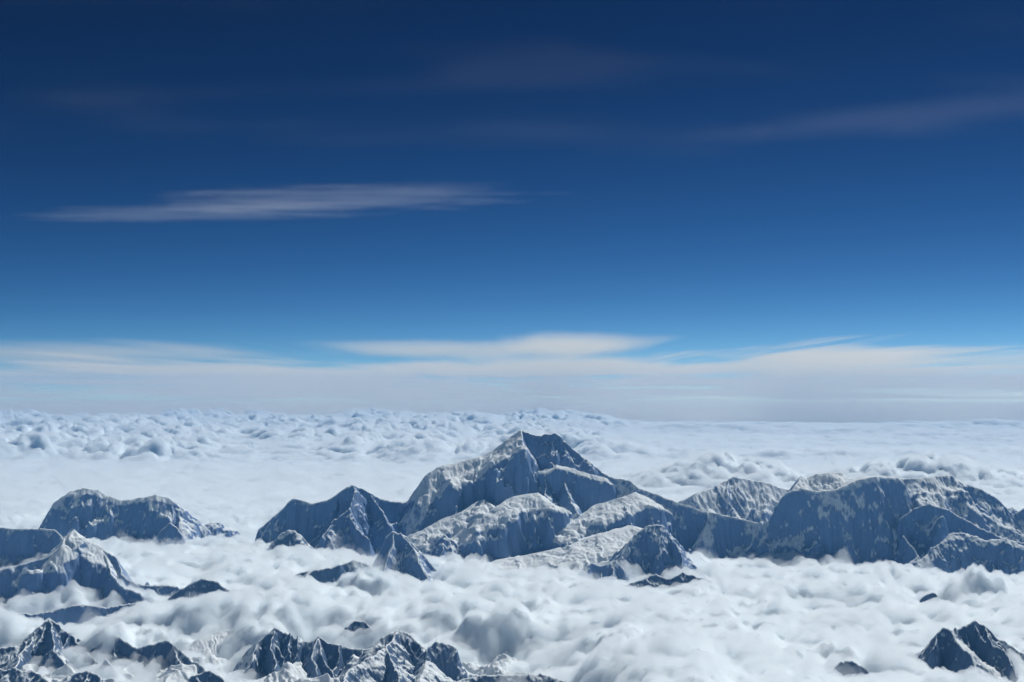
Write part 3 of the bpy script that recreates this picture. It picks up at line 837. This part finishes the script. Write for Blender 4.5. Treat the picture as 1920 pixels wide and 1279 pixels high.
# the bank of stratus along the horizon: 164 to 224 km away
m, v, l, (px, py, pz), noise, M, ramp, blob = dens_nodes("horizon stratus", 0.25, (1.0, 1.0, 0.97))
YB = 194.0
def X_(u): return (u - 960) / FPX * YB
def Z_(w): return P(960, w, YB)[2]
KX, KZ = YB / FPX, YB / FPX
n1 = noise(1.0, (0.029, 0.003, 0.45), 5, 0.60)
n2 = noise(1.0, (0.11, 0.004, 1.1), 5, 0.62, (7, 3, 1))
nn = M('ADD', M('MULTIPLY', M('SUBTRACT', n1, 0.5), 4.2), M('MULTIPLY', M('SUBTRACT', n2, 0.5), 3.2))
parts = []
def add(u, w, ru, rw, gain, nz=1.0, soft=1.1):
    b = blob(px, X_(u), ru * KX, pz, Z_(w), rw * KZ)
    b = M('ADD', b, M('MULTIPLY', nn, nz))
    parts.append(M('MULTIPLY', ramp(b, 0.1, 0.1 + soft), gain))
add(400, 716, 1100, 42, 2.4, 0.8)
add(1620, 697, 640, 50, 2.6, 0.9)
add(1150, 690, 500, 30, 1.1, 0.8)
add(1560, 738, 620, 15, 1.0, 0.5)
add(1000, 757, 1500, 26, 0.6, 1.0)
add(900, 733, 1400, 24, 1.0, 0.9)
add(1080, 646, 190, 13, 1.1, 0.45, 0.8)
add(900, 656, 330, 12, 0.9, 0.35, 0.8)
add(150, 661, 420, 17, 0.42, 0.7)
low = ramp(M('ADD', pz, M('MULTIPLY', nn, 0.8)), Z_(776), Z_(748), 1.0, 0.0)
parts.append(M('MULTIPLY', low, 2.2))
hole = ramp(M('ADD', blob(px, X_(1370), 130 * KX, pz, Z_(718), 24 * KZ), M('MULTIPLY', nn, 0.5)), 0.0, 0.8, 1.0, 0.5)
hole2 = ramp(M('ADD', blob(px, X_(1790), 90 * KX, pz, Z_(706), 16 * KZ), M('MULTIPLY', nn, 0.5)), 0.0, 0.8, 1.0, 0.4)
tot = parts[0]
for p_ in parts[1:]:
    tot = M('ADD', tot, p_)
tot = M('MULTIPLY', M('MULTIPLY', tot, hole), hole2)
edge_ = M('MULTIPLY', ramp(py, 164.0, 174.0), ramp(py, 214.0, 224.0, 1, 0))
l.new(M('MULTIPLY', M('MULTIPLY', tot, edge_), 0.0044), v.inputs["Density"])
prism_box("stratus_bank", (-150, 163.5, 0.5), (150, 224, 17.5), m, "long pale bank of layered cloud along the whole horizon")

# the lens of cirrus, upper left
m, v, l, (px, py, pz), noise, M, ramp, blob = dens_nodes("cirrus", 0.35)
n1 = noise(1.0, (0.30, 1.6, 0.5), 5, 0.6, (2, 0, 0), 0.3)
n2 = noise(1.0, (0.9, 5.0, 0.5), 3, 0.6, (5, 1, 0), 0.2)
fib = M('ADD', M('MULTIPLY', M('SUBTRACT', n1, 0.5), 2.6), M('MULTIPLY', M('SUBTRACT', n2, 0.5), 2.0))
skew = M('ADD', py, M('MULTIPLY', px, 0.22))
b1 = ramp(M('ADD', blob(px, -3.7, 3.9, skew, 28.0, 2.4), M('MULTIPLY', fib, 1.0)), -0.1, 1.1)
b2 = ramp(M('ADD', blob(px, -6.8, 4.6, skew, 29.3, 1.8), M('MULTIPLY', fib, 1.0)), -0.1, 1.2)
zz = ramp(M('ABSOLUTE', M('SUBTRACT', pz, 13.5)), 0.01, 0.06, 1, 0)
l.new(M('MULTIPLY', M('MULTIPLY', M('ADD', b1, M('MULTIPLY', b2, 0.8)), zz), 0.024), v.inputs["Density"])
prism_box("cirrus_cloud", (-12.5, 23.0, 13.43), (2.0, 35.5, 13.57), m, "thin lens-shaped streak of white cirrus in the upper left sky")

# faint veils higher up
m, v, l, (px, py, pz), noise, M, ramp, blob = dens_nodes("cirrus veil", 0.35)
n1 = noise(1.0, (0.10, 0.30, 0.2), 5, 0.55, (4.2, 1.1, 0), 0.5)
n2 = noise(1.0, (0.5, 1.4, 0.2), 4, 0.6, (1, 8, 0), 0.3)
b1 = ramp(M('ADD', blob(px, 8.5, 5.0, M('ADD', py, M('MULTIPLY', px, 0.63)), 32.4, 1.7), M('MULTIPLY', M('SUBTRACT', n2, 0.5), 1.2)), 0.0, 1.0)
veil = M('ADD', M('MULTIPLY', ramp(n1, 0.50, 0.78), 0.8), M('MULTIPLY', b1, 0.6))
zz = ramp(M('ABSOLUTE', M('SUBTRACT', pz, 15.0)), 0.05, 0.22, 1, 0)
l.new(M('MULTIPLY', M('MULTIPLY', veil, zz), 0.0032), v.inputs["Density"])
prism_box("cirrus_veil", (-14.0, 15.5, 14.75), (14.0, 32.0, 15.25), m, "faint broad wisps of thin cirrus high in the dark blue sky")

print("script", round(time.time() - T0, 1), "s; faces", sum(len(o.data.polygons) for o in C.objects if o.type == 'MESH'))
